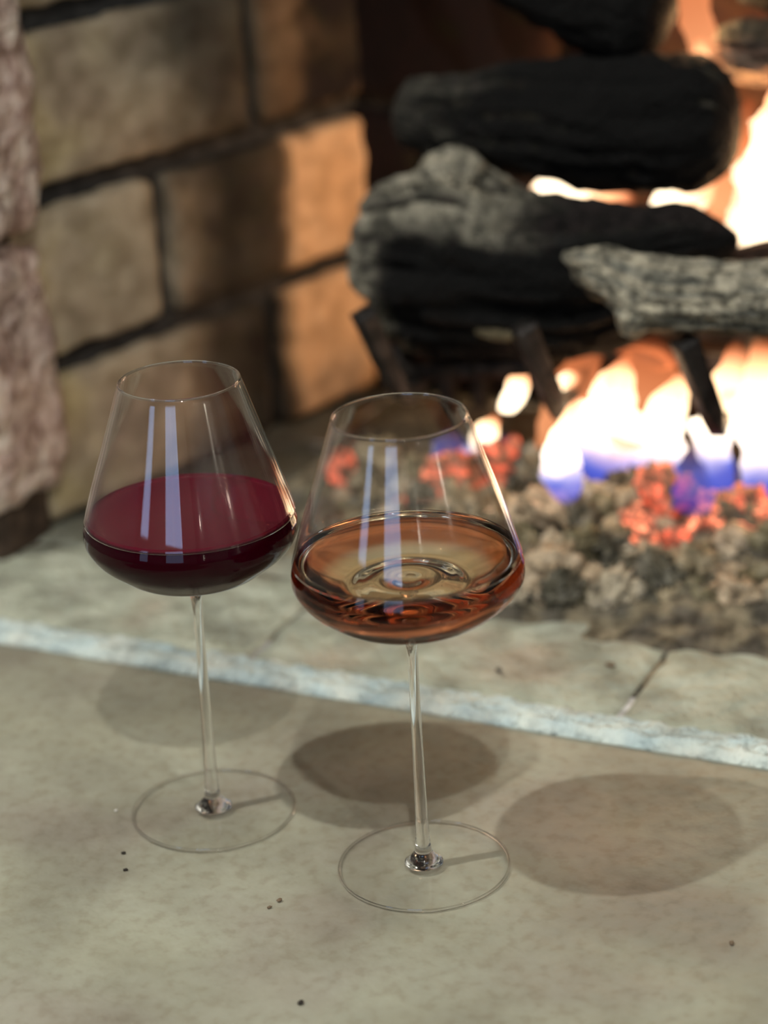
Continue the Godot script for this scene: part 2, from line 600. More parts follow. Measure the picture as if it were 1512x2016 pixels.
# ------------------------------------------------------------------ hearth
func build_hearth() -> void:
	var nz := noise(5, 7.0, 5)
	var nf := noise(6, 14.0, 3)
	var slab := ground(-1.0, 1.1, 0.009, 0.62, 150, 60, -0.05,
		func(x: float, z: float) -> float: return -0.0006 + 0.0005 * nf.get_noise_2d(x, z) - 0.004 * smoothstep(0.022, 0.009, z) - 0.003 * smoothstep(0.60, 0.62, z),
		func(p: Vector3) -> Color:
			var k := nz.get_noise_2d(p.x, p.z)
			return Color(0.93, 0.93, 0.90).lerp(Color(0.84, 0.79, 0.79), smoothstep(-0.1, 0.5, k)).lerp(Color(0.98, 0.98, 0.93), smoothstep(0.1, 0.5, -k)))
	tag(put("hearth_slab", slab, M.slab), "smooth brownish grey stone hearth slab under the two wine glasses", "hearth", "", "structure")
	tag(put("hearth_plinth", plain_box(Vector3(2.1, 0.35, 0.72)), M.plaster, null, Vector3(0.05, -0.225, 0.23)), "masonry plinth under the hearth slab", "hearth", "", "structure")
	# the pale mortar joint between the slab and the firebox floor
	var ng := noise(7, 55.0, 3)
	var grout := ground(-0.9, 0.9, -0.016, 0.013, 700, 12, -0.03,
		func(x: float, z: float) -> float:
			var e := 0.004 * ng.get_noise_2d(x, 3.0)
			var k := smoothstep(-0.016, -0.009 + e, z) * smoothstep(0.013, 0.008 + e * 0.4, z)
			return -0.004 + 0.0062 * k + 0.0022 * ng.get_noise_2d(x, z * 1.5) * k,
		func(p: Vector3) -> Color:
			var k := ng.get_noise_2d(p.x * 0.4, p.z)
			return lin(218, 230, 228).lerp(lin(204, 222, 226), smoothstep(-0.2, 0.4, k)).lerp(lin(228, 234, 228), smoothstep(0.15, 0.5, -k)))
	tag(put("trim_1", grout, M.grout), "pale bluish mortar joint along the edge of the hearth slab", "", "", "structure")

# ------------------------------------------------------------------ firebox
const JAMB := Vector3(-0.2948, 0, -0.1622)
const WALL_ANGLE := 74.0
const COURSE := 0.1137

func soot_left(s: float, y: float, nz: FastNoiseLite) -> float:   # soot on the left wall by distance along it and height
	var k := nz.get_noise_2d(s * 1.0, y * 1.0)
	var back := smoothstep(0.085 + 0.05 * k, 0.175 + 0.05 * k, s)
	var high := smoothstep(0.19, 0.24, y + 0.03 * k) * smoothstep(0.21, 0.27, s + 0.03 * k)
	var clean := smoothstep(0.222, 0.246, s + 0.02 * k) * smoothstep(0.235, 0.20, y + 0.02 * k)
	return clampf(maxf(lerpf(0.93, 0.80, smoothstep(0.22, 0.24, y)) * back * (1.0 - clean), high) + 0.10 * k, 0.0, 0.985)

func build_firebox() -> void:
	var soot_n := noise(101, 9.0, 4)
	var tone := noise(102, 13.0, 4)
	# floor of firebrick, smeared with mortar and ash
	var fl := base("firebox_floor")
	tag(fl, "pale grey firebrick floor inside the fireplace behind the mortar joint", "floor", "", "structure")
	put("mortar_bed", plain_box(Vector3(1.3, 0.04, 0.52)), M.mortar, fl, Vector3(0.16, -0.0246, -0.276))
	var row_z := -0.017
	for r in 5:
		var off := 0.0 if r % 2 == 0 else 0.1145
		for c in 7:
			var x0 := -0.5375 + 0.2295 * c + off
			var cx := x0 + 0.1145
			var cz := row_z - 0.056 - 0.1135 * r
			if cx - 0.11 > 0.74: continue
			var at := Vector3(cx, -0.0285, cz)
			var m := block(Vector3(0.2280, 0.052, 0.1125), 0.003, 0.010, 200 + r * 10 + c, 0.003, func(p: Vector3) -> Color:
				var w := p + at
				var k := tone.get_noise_2d(w.x, w.z)
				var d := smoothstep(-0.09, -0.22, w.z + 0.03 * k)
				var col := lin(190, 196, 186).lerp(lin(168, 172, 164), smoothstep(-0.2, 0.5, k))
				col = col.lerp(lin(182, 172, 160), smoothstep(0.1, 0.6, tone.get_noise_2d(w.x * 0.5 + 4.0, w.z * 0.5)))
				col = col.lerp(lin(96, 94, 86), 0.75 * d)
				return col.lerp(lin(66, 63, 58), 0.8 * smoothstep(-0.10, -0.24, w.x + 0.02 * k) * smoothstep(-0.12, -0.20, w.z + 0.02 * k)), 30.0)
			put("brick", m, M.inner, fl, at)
	# left wall
	var d := Vector3(cos(deg_to_rad(WALL_ANGLE)), 0, -sin(deg_to_rad(WALL_ANGLE)))
	var lw := base("wall_left", JAMB)
	tag(lw, "firebrick wall at the left of the fire, tan near the stone and sooty towards the back", "wall", "", "structure")
	lw.basis = Basis(d, Vector3.UP, d.cross(Vector3.UP))       # local x along the wall, z out of it into the firebox
	var mort := block(Vector3(0.40, 0.80, 0.05), 0.002, 0.02, 300, 0.002, func(_p: Vector3) -> Color: return lin(64, 66, 66))
	put("mortar", mort, M.mortar, lw, Vector3(0.14, 0.40, -0.037))
	for course in 7:
		var joints := [-0.020, 0.2115, 0.330] if course % 2 == 0 else [-0.115, 0.1145, 0.330]
		for k in joints.size() - 1:
			var s0: float = joints[k] + 0.0055
			var s1: float = joints[k + 1] - (0.0055 if k == 0 else 0.0)
			var y0 := course * COURSE + 0.0015
			var y1 := y0 + COURSE - 0.0150
			var at := Vector3((s0 + s1) / 2, (y0 + y1) / 2, -0.026)
			var pick := tone.get_noise_2d(course * 7.3, k * 5.1)
			var m := block(Vector3(s1 - s0, y1 - y0, 0.052), 0.007, 0.007, 310 + course * 5 + k, 0.0030, func(p: Vector3) -> Color:
				var w := p + at
				var n := tone.get_noise_2d(w.x, w.y)
				var c := lin(174, 164, 146).lerp(lin(152, 141, 125), smoothstep(-0.3, 0.4, n + pick)).lerp(lin(178, 167, 134), smoothstep(0.0, 0.6, -n) * smoothstep(0.1, 0.0, w.x))
				if w.x > 0.2: c = c.lerp(lin(214, 180, 146), smoothstep(0.2, 0.25, w.x) * 0.8)
				return c.lerp(lin(14, 14, 13), soot_left(w.x, w.y, soot_n)))
			put("brick", m, M.brick, lw, at)
	# back wall
	var bw := base("wall_back", Vector3(-0.215, 0, -0.470))
	tag(bw, "sooty brick wall at the back of the fire behind the logs", "wall", "", "structure")
	put("mortar", block(Vector3(0.82, 0.80, 0.05), 0.002, 0.04, 400, 0.002, func(_p: Vector3) -> Color: return lin(46, 40, 36)), M.mortar, bw, Vector3(0.37, 0.40, -0.037))
	for course in 7:
		var x := -0.06 if course % 2 == 0 else -0.174
		while x < 0.70:
			var y0 := course * COURSE + 0.001
			var y1 := y0 + COURSE - 0.0115
			var at := Vector3(x + 0.1145, (y0 + y1) / 2, -0.026)
			var m := block(Vector3(0.2205, y1 - y0, 0.052), 0.006, 0.014, 410 + course * 11 + int(x * 40), 0.004, func(p: Vector3) -> Color:
				var w := p + at
				var n := tone.get_noise_2d(w.x + 3.0, w.y)
				var c := lin(96, 62, 44).lerp(lin(72, 44, 32), smoothstep(-0.2, 0.4, n))
				return c.lerp(lin(10, 9, 8), clampf(1.03 - 0.36 * smoothstep(0.12, 0.20, w.x) + 0.12 * n, 0.0, 0.985)))
			put("brick", m, M.brick, bw, at)
			x += 0.229
	# right wall and the throat above, out of view
	var rw := base("wall_right", Vector3(0.66, 0, -0.17))
	tag(rw, "firebrick wall at the right of the fire outside the picture", "wall", "", "structure")
	var rd := Vector3(-cos(deg_to_rad(WALL_ANGLE)), 0, -sin(deg_to_rad(WALL_ANGLE)))
	rw.basis = Basis(rd, Vector3.UP, rd.cross(Vector3.UP))
	put("brick_face", block(Vector3(0.40, 0.80, 0.08), 0.004, 0.05, 500, 0.003, func(_p: Vector3) -> Color: return lin(70, 58, 46)), M.brick, rw, Vector3(0.16, 0.40, 0.04))
	put("brick_jamb", block(Vector3(0.10, 1.15, 0.18), 0.01, 0.05, 501, 0.006, func(_p: Vector3) -> Color: return lin(150, 132, 122)), M.rock_face, rw, Vector3(-0.06, 0.175, -0.02))
	tag(put("firebox_throat", plain_box(Vector3(1.3, 0.06, 0.40)), M.mortar, null, Vector3(0.16, 0.83, -0.36)), "dark throat over the fire outside the picture", "", "", "structure")

# ------------------------------------------------------------------ rough stone at the left
func build_jamb() -> void:
	var o := base("stone_jamb", Vector3(-0.291, 0, -0.166))
	tag(o, "rough pinkish grey stone jamb at the left edge of the fireplace", "stone jamb", "", "structure")
	var patch := noise(121, 26.0, 4)
	var tint := func(p: Vector3) -> Color:
		var n := patch.get_noise_3dv(p)
		var c := lin(232, 220, 214).lerp(lin(206, 190, 184), smoothstep(-0.1, 0.4, n))
		return c.lerp(lin(248, 246, 238), smoothstep(0.12, 0.5, -n))
	var stones := [[0.030, 0.204, 0.003, 0.0], [0.210, 0.420, 0.010, 1.0], [0.426, 0.715, 0.004, 2.0]]
	for k in 3:
		var s: Array = stones[k]
		var hh: float = s[1] - s[0]
		put("stone", block(Vector3(0.30, hh, 0.090), 0.020, 0.009, 600 + k, 0.010, tint, 26.0), M.rock_face, o, Vector3(-0.15 + s[2], (s[0] + s[1]) / 2, 0.043))
	put("mortar", block(Vector3(0.27, 0.74, 0.065), 0.008, 0.02, 610, 0.004, func(_p: Vector3) -> Color: return lin(96, 80, 68)), M.mortar, o, Vector3(-0.145, 0.35, 0.038))

# ------------------------------------------------------------------ logs
func bark(s: int, ridge: float, rough: float, tint: Callable) -> Callable:
	var nr := noise(s, 1.0, 3)
	var nf := noise(s + 1, 45.0, 4)
	return func(t: float, a: float, p: Vector3, dir: Vector3) -> Array:
		var e := smoothstep(0.0, 0.05, t) * smoothstep(1.0, 0.95, t)
		var end := sqrt(maxf(e, 0.0))
		var rg := nr.get_noise_3d(cos(a) * 2.8, sin(a) * 2.8, t * 1.2)
		var rr := 1.0 + ridge * (0.5 - 2.0 * absf(rg)) + rough * nf.get_noise_3dv(p + dir * 0.05)
		return [maxf(0.05, rr * lerpf(0.35, 1.0, end)), tint.call(t, a, p, dir, rg * 1.2 + 0.3 * nf.get_noise_3dv(p + dir * 0.06))]

func build_logs() -> void:
	var grey := lin(158, 155, 144)
	var pale := lin(188, 182, 166)
	var black := lin(9, 8, 8)
	var charc := lin(34, 32, 30)
	# the big grey log in the middle, burnt black along its front
	var b := base("gas_log")
	tag(b, "large grey barked fire log charred black along its front, middle of the stack", "fire log")
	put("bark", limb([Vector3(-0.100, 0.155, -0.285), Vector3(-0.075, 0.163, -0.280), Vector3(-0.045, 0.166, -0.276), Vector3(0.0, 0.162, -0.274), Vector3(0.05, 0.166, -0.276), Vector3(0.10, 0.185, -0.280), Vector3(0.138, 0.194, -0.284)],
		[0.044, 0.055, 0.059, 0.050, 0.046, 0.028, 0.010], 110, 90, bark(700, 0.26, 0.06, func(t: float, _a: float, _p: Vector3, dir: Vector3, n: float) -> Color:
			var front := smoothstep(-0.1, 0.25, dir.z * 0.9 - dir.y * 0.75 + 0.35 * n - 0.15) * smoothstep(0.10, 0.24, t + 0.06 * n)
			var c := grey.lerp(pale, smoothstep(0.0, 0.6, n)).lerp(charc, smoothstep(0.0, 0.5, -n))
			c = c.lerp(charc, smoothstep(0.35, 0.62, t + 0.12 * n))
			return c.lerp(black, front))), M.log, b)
	put("knot", limb([Vector3(-0.070, 0.212, -0.285), Vector3(-0.052, 0.226, -0.282), Vector3(-0.030, 0.222, -0.280)], [0.012, 0.017, 0.012], 24, 24, bark(710, 0.2, 0.15, func(_t: float, _a: float, _p: Vector3, _d: Vector3, n: float) -> Color: return grey.lerp(pale, smoothstep(-0.2, 0.5, n)))), M.log, b)
	put("bark_strip", limb([Vector3(-0.012, 0.1415, -0.219), Vector3(0.004, 0.1405, -0.2185), Vector3(0.020, 0.1415, -0.219)], [0.0022, 0.0036, 0.0024], 16, 12, bark(712, 0.1, 0.1, func(_t: float, _a: float, _p: Vector3, _d: Vector3, n: float) -> Color: return lin(132, 122, 98))), M.log, b)
	# the black log lying on top
	var a := base("gas_log")
	tag(a, "thick jet black fire log with a rounded right end, lying on the grey one", "fire log")
	put("bark", limb([Vector3(-0.115, 0.250, -0.338), Vector3(-0.07, 0.248, -0.338), Vector3(-0.02, 0.250, -0.337), Vector3(0.04, 0.250, -0.336), Vector3(0.09, 0.252, -0.336), Vector3(0.121, 0.254, -0.335)],
		[0.022, 0.027, 0.037, 0.043, 0.042, 0.028], 90, 72, bark(720, 0.14, 0.08, func(t: float, _a: float, _p: Vector3, _d: Vector3, n: float) -> Color:
			return black.lerp(lin(84, 82, 76), smoothstep(0.36, 0.0, t + 0.25 * n) * 0.7).lerp(lin(60, 57, 50), smoothstep(0.48, 0.68, n)))), M.log, a)
	# the pale forked branch in front on the right
	var c := base("gas_log")
	tag(c, "pale grey forked branch log with a broken tip, in front at the right", "fire log")
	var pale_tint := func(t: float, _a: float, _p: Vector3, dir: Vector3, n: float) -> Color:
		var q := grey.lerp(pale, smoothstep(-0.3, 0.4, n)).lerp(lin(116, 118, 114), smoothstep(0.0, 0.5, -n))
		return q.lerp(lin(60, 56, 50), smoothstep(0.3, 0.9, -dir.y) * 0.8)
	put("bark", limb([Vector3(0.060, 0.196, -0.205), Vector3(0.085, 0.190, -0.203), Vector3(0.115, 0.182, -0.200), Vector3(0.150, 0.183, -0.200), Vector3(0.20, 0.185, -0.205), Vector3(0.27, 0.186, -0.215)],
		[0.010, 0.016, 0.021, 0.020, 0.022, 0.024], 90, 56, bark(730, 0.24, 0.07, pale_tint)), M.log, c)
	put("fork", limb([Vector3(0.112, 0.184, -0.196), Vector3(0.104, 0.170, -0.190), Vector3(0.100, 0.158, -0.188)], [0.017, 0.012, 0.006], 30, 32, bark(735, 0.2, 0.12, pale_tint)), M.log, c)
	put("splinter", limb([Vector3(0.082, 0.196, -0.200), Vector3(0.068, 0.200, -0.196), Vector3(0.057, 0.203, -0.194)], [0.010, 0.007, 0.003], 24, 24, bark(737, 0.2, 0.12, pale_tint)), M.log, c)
	# behind, crossing at the top
	var d := base("gas_log")
	tag(d, "black rear fire log sloping down behind the top of the stack", "fire log")
	put("bark", limb([Vector3(-0.120, 0.372, -0.425), Vector3(-0.075, 0.357, -0.400), Vector3(-0.03, 0.342, -0.375), Vector3(0.02, 0.325, -0.362), Vector3(0.055, 0.317, -0.352), Vector3(0.070, 0.313, -0.348)],
		[0.026, 0.028, 0.030, 0.033, 0.031, 0.018], 80, 56, bark(740, 0.16, 0.10, func(t: float, _a: float, _p: Vector3, _d: Vector3, n: float) -> Color:
			return black.lerp(lin(66, 70, 58), smoothstep(0.35, 0.05, t + 0.2 * n)))), M.log, d)
	# ashy log at the top right
	var e := base("gas_log")
	tag(e, "ash covered fire log at the upper right corner above the flames", "fire log")
	put("bark", limb([Vector3(0.084, 0.286, -0.405), Vector3(0.112, 0.285, -0.402), Vector3(0.17, 0.282, -0.400), Vector3(0.26, 0.245, -0.395), Vector3(0.36, 0.165, -0.385), Vector3(0.46, 0.070, -0.370)],
		[0.013, 0.020, 0.023, 0.025, 0.027, 0.024], 110, 60, bark(750, 0.24, 0.14, func(_t: float, _a: float, _p: Vector3, dir: Vector3, n: float) -> Color:
			return lin(120, 100, 90).lerp(lin(156, 136, 122), smoothstep(0.0, 0.5, n)).lerp(lin(52, 54, 52), smoothstep(0.05, 0.55, dir.y + 0.5 * n)))), M.log, e)
	var h := base("gas_log")
	tag(h, "charred black fire log in the upper right corner, lying on the ashy one", "fire log")
	put("bark", limb([Vector3(0.098, 0.327, -0.415), Vector3(0.13, 0.329, -0.412), Vector3(0.18, 0.326, -0.410), Vector3(0.26, 0.293, -0.405), Vector3(0.35, 0.225, -0.395)],
		[0.014, 0.020, 0.022, 0.022, 0.020], 60, 48, bark(770, 0.18, 0.10, func(_t: float, _a: float, _p: Vector3, _d: Vector3, n: float) -> Color:
			return lin(16, 16, 15).lerp(lin(82, 86, 82), smoothstep(0.1, 0.6, n)))), M.log, h)
	# dark stub lying behind the forked branch
	var f := base("gas_log")
	tag(f, "dark brown log end behind the forked branch at the right edge", "fire log")
	put("bark", limb([Vector3(0.100, 0.160, -0.330), Vector3(0.125, 0.164, -0.328), Vector3(0.16, 0.168, -0.326), Vector3(0.24, 0.170, -0.322)], [0.004, 0.011, 0.015, 0.018], 50, 40, bark(760, 0.15, 0.1, func(_t: float, _a: float, _p: Vector3, _d: Vector3, n: float) -> Color:
		return lin(40, 28, 24).lerp(lin(72, 50, 42), smoothstep(0.0, 0.5, n)))), M.log, f)

# ------------------------------------------------------------------ grate
func build_grate() -> void:
	var g := base("fire_grate")
	tag(g, "black iron fire grate with upright front fingers under the logs", "fire grate")
	var sq := func(_t: float, a: float, _p: Vector3, _d: Vector3) -> Array:
		return [1.0 / maxf(absf(cos(a - PI / 4)) + absf(sin(a - PI / 4)), 0.72) * 1.05, Color.WHITE]
	for x in [-0.072, 0.036, 0.138, 0.245]:
		put("finger", limb([Vector3(x - 0.02, 0.090, -0.43), Vector3(x - 0.012, 0.089, -0.33), Vector3(x, 0.087, -0.250), Vector3(x + 0.009, 0.097, -0.214), Vector3(x + 0.004, 0.125, -0.200), Vector3(x - 0.004, 0.158, -0.190)],
			[0.0065, 0.0065, 0.0065, 0.0066, 0.0078, 0.0090], 48, 16, sq), M.iron, g)
	for z in [-0.36, -0.42]:
		put("crossbar", limb([Vector3(-0.105, 0.088, z), Vector3(0.0, 0.086, z), Vector3(0.15, 0.086, z), Vector3(0.30, 0.088, z)], [0.007, 0.007, 0.007, 0.007], 12, 16, sq), M.iron, g)
		for x in [-0.098, 0.292]:
			put("leg", limb([Vector3(x, 0.088, z), Vector3(x + 0.001, 0.045, z), Vector3(x, 0.0, z)], [0.007, 0.007, 0.007], 10, 16, sq), M.iron, g)
	put("front_bar", limb([Vector3(-0.092, 0.108, -0.268), Vector3(-0.078, 0.097, -0.262), Vector3(-0.045, 0.100, -0.258), Vector3(0.0, 0.107, -0.256), Vector3(0.02, 0.108, -0.258)], [0.006, 0.0075, 0.007, 0.0065, 0.005], 30, 16, sq), M.iron, g)

# ------------------------------------------------------------------ lava rock, ash and embers
func front_edge(x: float) -> float:
	return -0.118 - 0.24 * x + 1.2 * maxf(0.0, -x) * -0.6

func bed(x: float, z: float) -> float:
	var f := front_edge(x)
	return 0.026 * smoothstep(f + 0.01, f - 0.115, z) * smoothstep(-0.255, -0.232, z) * smoothstep(-0.15, -0.09, x) + 0.014 * smoothstep(-0.22, -0.25, z)

func build_rocks() -> void:
	var na := noise(801, 30.0, 4)
	var ash := ground(-0.19, 0.42, -0.445, -0.045, 120, 80, -0.004,
		func(x: float, z: float) -> float:
			var rim := smoothstep(0.0, 0.03, minf(minf(x + 0.19, 0.42 - x), minf(z + 0.445, -0.045 - z)))
			var drift := 0.010 * smoothstep(0.06, 0.16, x) * smoothstep(-0.085 - 0.1 * (x - 0.1), -0.125 - 0.1 * (x - 0.1), z)
			var f := front_edge(x) + 0.012 + 0.012 * na.get_noise_2d(x, 9.0)
			return -0.006 + rim * (bed(x, z) + drift + (0.0062 + 0.0030 * (na.get_noise_2d(x, z) + 0.2)) * smoothstep(f + 0.012, f - 0.004, z)),
		func(p: Vector3) -> Color:
			var k := na.get_noise_2d(p.x, p.z)
			return lin(150, 142, 124).lerp(lin(104, 102, 96), smoothstep(-0.2, 0.3, k)).lerp(lin(70, 66, 60), smoothstep(-0.26, -0.34, p.z)))
	tag(put("ash_bed", ash, M.ash), "grey ash spread over the floor under the burning logs", "ash", "", "stuff")
	var shapes := []
	for k in 6:
		shapes.append(lump(810 + k, 9, 0.75, 1.3 + 0.35 * (k % 3), 4))
	var rng := RandomNumberGenerator.new()
	rng.seed = 77
	var placed := []
	var tries := 0
	while placed.size() < 250 and tries < 9000:
		tries += 1
		var x := rng.randf_range(-0.13, 0.32)
		var z := rng.randf_range(-0.25, front_edge(x))
		if z > front_edge(x): continue
		var back := smoothstep(front_edge(x), front_edge(x) - 0.10, z)
		var r := rng.randf_range(0.0055, 0.0145) * lerpf(1.0, 1.15, back)
		var ok := true
		for q in placed:
			if Vector2(x - q.x, z - q.y).length() < (r + q.z) * 0.72:
				ok = false
				break
		if not ok: continue
		placed.append(Vector3(x, z, r))
		var hot := rng.randf() < smoothstep(-0.20, -0.228, z + 0.02 * na.get_noise_2d(x * 0.5, 2.0)) * (0.8 if x > 0.095 or (x < 0.005 and x > -0.05) else 0.1)
		var o := MeshInstance3D.new()
		o.mesh = shapes[rng.randi() % 6]
		var tone_k := rng.randi() % 5
		o.material_override = M["ember%d" % (tone_k % 2)] if hot else M["rock%d" % tone_k]
		o.name = numbered("glowing_ember" if hot else "lava_rock")
		o.position = Vector3(x, bed(x, z) + r * 0.7, z)
		o.rotation = Vector3(rng.randf() * TAU, rng.randf() * TAU, rng.randf() * TAU)
		o.scale = Vector3(r * rng.randf_range(0.85, 1.25), r * rng.randf_range(0.7, 1.05), r * rng.randf_range(0.85, 1.2))
		add_child(o, true)
		if hot: tag(o, "glowing red orange ember lying among the rocks at the foot of the flames", "ember", "glowing embers at the foot of the flames")
		else:
			var look: String = ["olive tan", "dark olive", "warm beige", "charcoal grey", "pale sandy"][tone_k]
			tag(o, "rough %s lava rock in the heap in front of the flames" % look, "lava rock", "%s lava rocks in front of the flames" % look)

# ------------------------------------------------------------------ flames
func flame(pts: Array, radii: Array, mat: Material, label: String, s: int, light := 0.0, flat := Vector2(1.0, 0.62)) -> void:
	var nz := noise(s, 30.0, 3)
	var m := limb(pts, radii, 40, 32, func(t: float, _a: float, p: Vector3, dir: Vector3) -> Array:
		return [maxf(0.1, 1.0 + 0.6 * nz.get_noise_3dv(p + dir * 0.02)) * sqrt(clampf(t * 9.0, 0.0, 1.0)), Color.WHITE], flat)
	var o := put("flame", m, mat)
	tag(o, label, "flame", "flames of the gas fire")
	if light > 0.0:
		var l := OmniLight3D.new()
		l.name = "flame_light"
		l.light_color = Color(1.0, 0.76, 0.52)
		l.light_energy = light * 0.22
		l.light_size = 0.012
		l.omni_range = 6.0
		l.omni_attenuation = 2.0
		l.shadow_enabled = true
		l.position = pts[pts.size() / 2]
		add_child(l, true)

func build_fire() -> void:
	var V := func(x: float, y: float, z: float) -> Vector3: return Vector3(x, y, z)
	flame([V.call(0.055, 0.040, -0.200), V.call(0.052, 0.058, -0.199), V.call(0.050, 0.075, -0.198), V.call(0.056, 0.094, -0.197), V.call(0.069, 0.116, -0.196)], [0.009, 0.012, 0.012, 0.010, 0.003], M.flame, "narrow white flame with a blue foot, just right of the left grate finger", 901, 0.015)
	flame([V.call(0.053, 0.02, -0.270), V.call(0.054, 0.045, -0.270), V.call(0.057, 0.068, -0.270), V.call(0.062, 0.092, -0.270), V.call(0.068, 0.114, -0.270)], [0.012, 0.017, 0.021, 0.02, 0.006], M.flame, "broad white flame with a blue foot between the two grate fingers", 902, 0.025)
	flame([V.call(0.086, 0.024, -0.270), V.call(0.088, 0.046, -0.270), V.call(0.092, 0.068, -0.270), V.call(0.099, 0.088, -0.270), V.call(0.106, 0.108, -0.270)], [0.012, 0.017, 0.02, 0.018, 0.006], M.flame, "broad white flame left of the right grate finger", 903, 0.025)
	flame([V.call(-0.036, 0.026, -0.270), V.call(-0.034, 0.04, -0.270), V.call(-0.03, 0.052, -0.270), V.call(-0.022, 0.066, -0.270)], [0.009, 0.012, 0.011, 0.004], M.flame, "small low flame at the left end of the burner", 904, 0)
	flame([V.call(-0.014, 0.07, -0.270), V.call(-0.011, 0.078, -0.270), V.call(-0.006, 0.088, -0.270), V.call(-0.001, 0.104, -0.270)], [0.006, 0.01, 0.01, 0.003], M.flame_high, "small pale flame behind the left grate finger", 905, 0)
	flame([V.call(0.012, 0.084, -0.270), V.call(0.02, 0.089, -0.270), V.call(0.028, 0.095, -0.270), V.call(0.037, 0.1, -0.270)], [0.006, 0.008, 0.008, 0.004], M.flame_high, "small pinkish flame under the grey log right of the left finger", 906, 0)
	flame([V.call(0.138, 0.026, -0.270), V.call(0.128, 0.05, -0.270), V.call(0.127, 0.072, -0.270), V.call(0.134, 0.096, -0.270), V.call(0.143, 0.128, -0.270)], [0.012, 0.013, 0.014, 0.018, 0.01], M.flame, "tall curved white flame right of the right grate finger", 907, 0.03)
	flame([V.call(0.165, 0.026, -0.270), V.call(0.16, 0.055, -0.270), V.call(0.158, 0.088, -0.270), V.call(0.159, 0.135, -0.270)], [0.014, 0.014, 0.018, 0.008], M.flame, "white flame at the right edge of the picture", 908, 0.025)
	flame([V.call(0.096, 0.120, -0.375), V.call(0.112, 0.155, -0.380), V.call(0.130, 0.200, -0.385), V.call(0.142, 0.250, -0.390), V.call(0.150, 0.285, -0.392)], [0.018, 0.034, 0.038, 0.028, 0.008], M.flame_high, "largest white flame rising behind the right end of the black log", 909, 0.16)
	flame([V.call(0.054, 0.172, -0.372), V.call(0.064, 0.184, -0.374), V.call(0.078, 0.198, -0.376), V.call(0.092, 0.218, -0.378)], [0.014, 0.021, 0.020, 0.008], M.flame_high, "bright flame in the gap right of where the two big logs touch", 910, 0.06)
	flame([V.call(-0.038, 0.190, -0.385), V.call(-0.018, 0.191, -0.385), V.call(0.006, 0.190, -0.385), V.call(0.036, 0.186, -0.385)], [0.010, 0.012, 0.012, 0.006], M.flame_high, "flame showing through the slit between the two big logs", 911, 0.06)
	flame([V.call(0.092, 0.255, -0.385), V.call(0.088, 0.280, -0.388), V.call(0.080, 0.305, -0.392), V.call(0.072, 0.340, -0.396), V.call(0.070, 0.375, -0.40)], [0.010, 0.013, 0.012, 0.012, 0.006], M.flame_thin, "tall orange flame licking up over the black log at the top", 912, 0.05)
	flame([V.call(0.098, 0.165, -0.36), V.call(0.104, 0.200, -0.362), V.call(0.112, 0.230, -0.366), V.call(0.122, 0.262, -0.37)], [0.014, 0.018, 0.014, 0.005], M.flame_thin, "thin orange flame curling round the right end of the black log", 913)
	flame([V.call(0.092, 0.256, -0.384), V.call(0.088, 0.266, -0.384), V.call(0.083, 0.280, -0.386), V.call(0.080, 0.296, -0.388)], [0.007, 0.010, 0.007, 0.003], M.flame_high, "short white flame sitting on the right end of the black log", 914)
	flame([V.call(0.060, 0.030, -0.280), V.call(0.064, 0.065, -0.282), V.call(0.074, 0.095, -0.284), V.call(0.080, 0.124, -0.286)], [0.030, 0.036, 0.034, 0.014], M.flame_thin, "wide thin peach flame round the two broad white ones", 915)
	flame([V.call(0.010, 0.030, -0.280), V.call(0.018, 0.060, -0.282), V.call(0.030, 0.090, -0.284), V.call(0.045, 0.118, -0.286)], [0.014, 0.020, 0.020, 0.008], M.flame_thin, "thin peach flame leaning right beside the left grate finger", 916)
	flame([V.call(0.100, 0.130, -0.368), V.call(0.106, 0.165, -0.372), V.call(0.116, 0.205, -0.376), V.call(0.128, 0.250, -0.380)], [0.024, 0.030, 0.030, 0.012], M.flame_thin, "wide thin peach flame round the largest white one", 917)
	flame([V.call(0.133, 0.040, -0.205), V.call(0.134, 0.055, -0.204), V.call(0.136, 0.072, -0.203), V.call(0.138, 0.092, -0.202)], [0.009, 0.012, 0.010, 0.003], M.flame_blue, "blue flame in front of the foot of the right grate finger", 918)
	for k in 7:
		var x := -0.055 + 0.036 * k
		flame([V.call(x, 0.022, -0.262), V.call(x + 0.002, 0.032, -0.262), V.call(x + 0.004, 0.044, -0.262), V.call(x + 0.006, 0.058, -0.262)], [0.012, 0.015, 0.012, 0.003], M.flame_blue, "low blue flame along the burner behind the rocks, %s" % ["at its left end", "next to the leftmost", "third from the left", "in the middle of the row", "third from the right", "next to the rightmost", "at its right end"][k], 920 + k)

# ------------------------------------------------------------------ glasses
func build_glasses() -> void:
	wine_glass(Vector3(0.1166, 0.0, 0.1656), 1.0, 1.0, 0.1655, Vector3(0, 0, 0), M.rose, Color(0.88, 0.50, 0.27), Color(0.50, 0.06, 0.012), Color(0.98, 0.80, 0.52), "clear stemmed wine glass holding amber rosé, right of the pair", "amber rosé wine filling the lower bowl of the right glass")
	wine_glass(Vector3(-0.0082, 0.0, 0.1523), 0.97, 0.95, 0.1655, Vector3(-0.010, 0, -0.008), M.red, Color(0.03, 0.002, 0.006), Color(0.03, 0.002, 0.006), Color(0.15, 0.008, 0.026), "clear stemmed wine glass holding dark red wine, left of the pair", "dark red wine filling the lower bowl of the left glass")

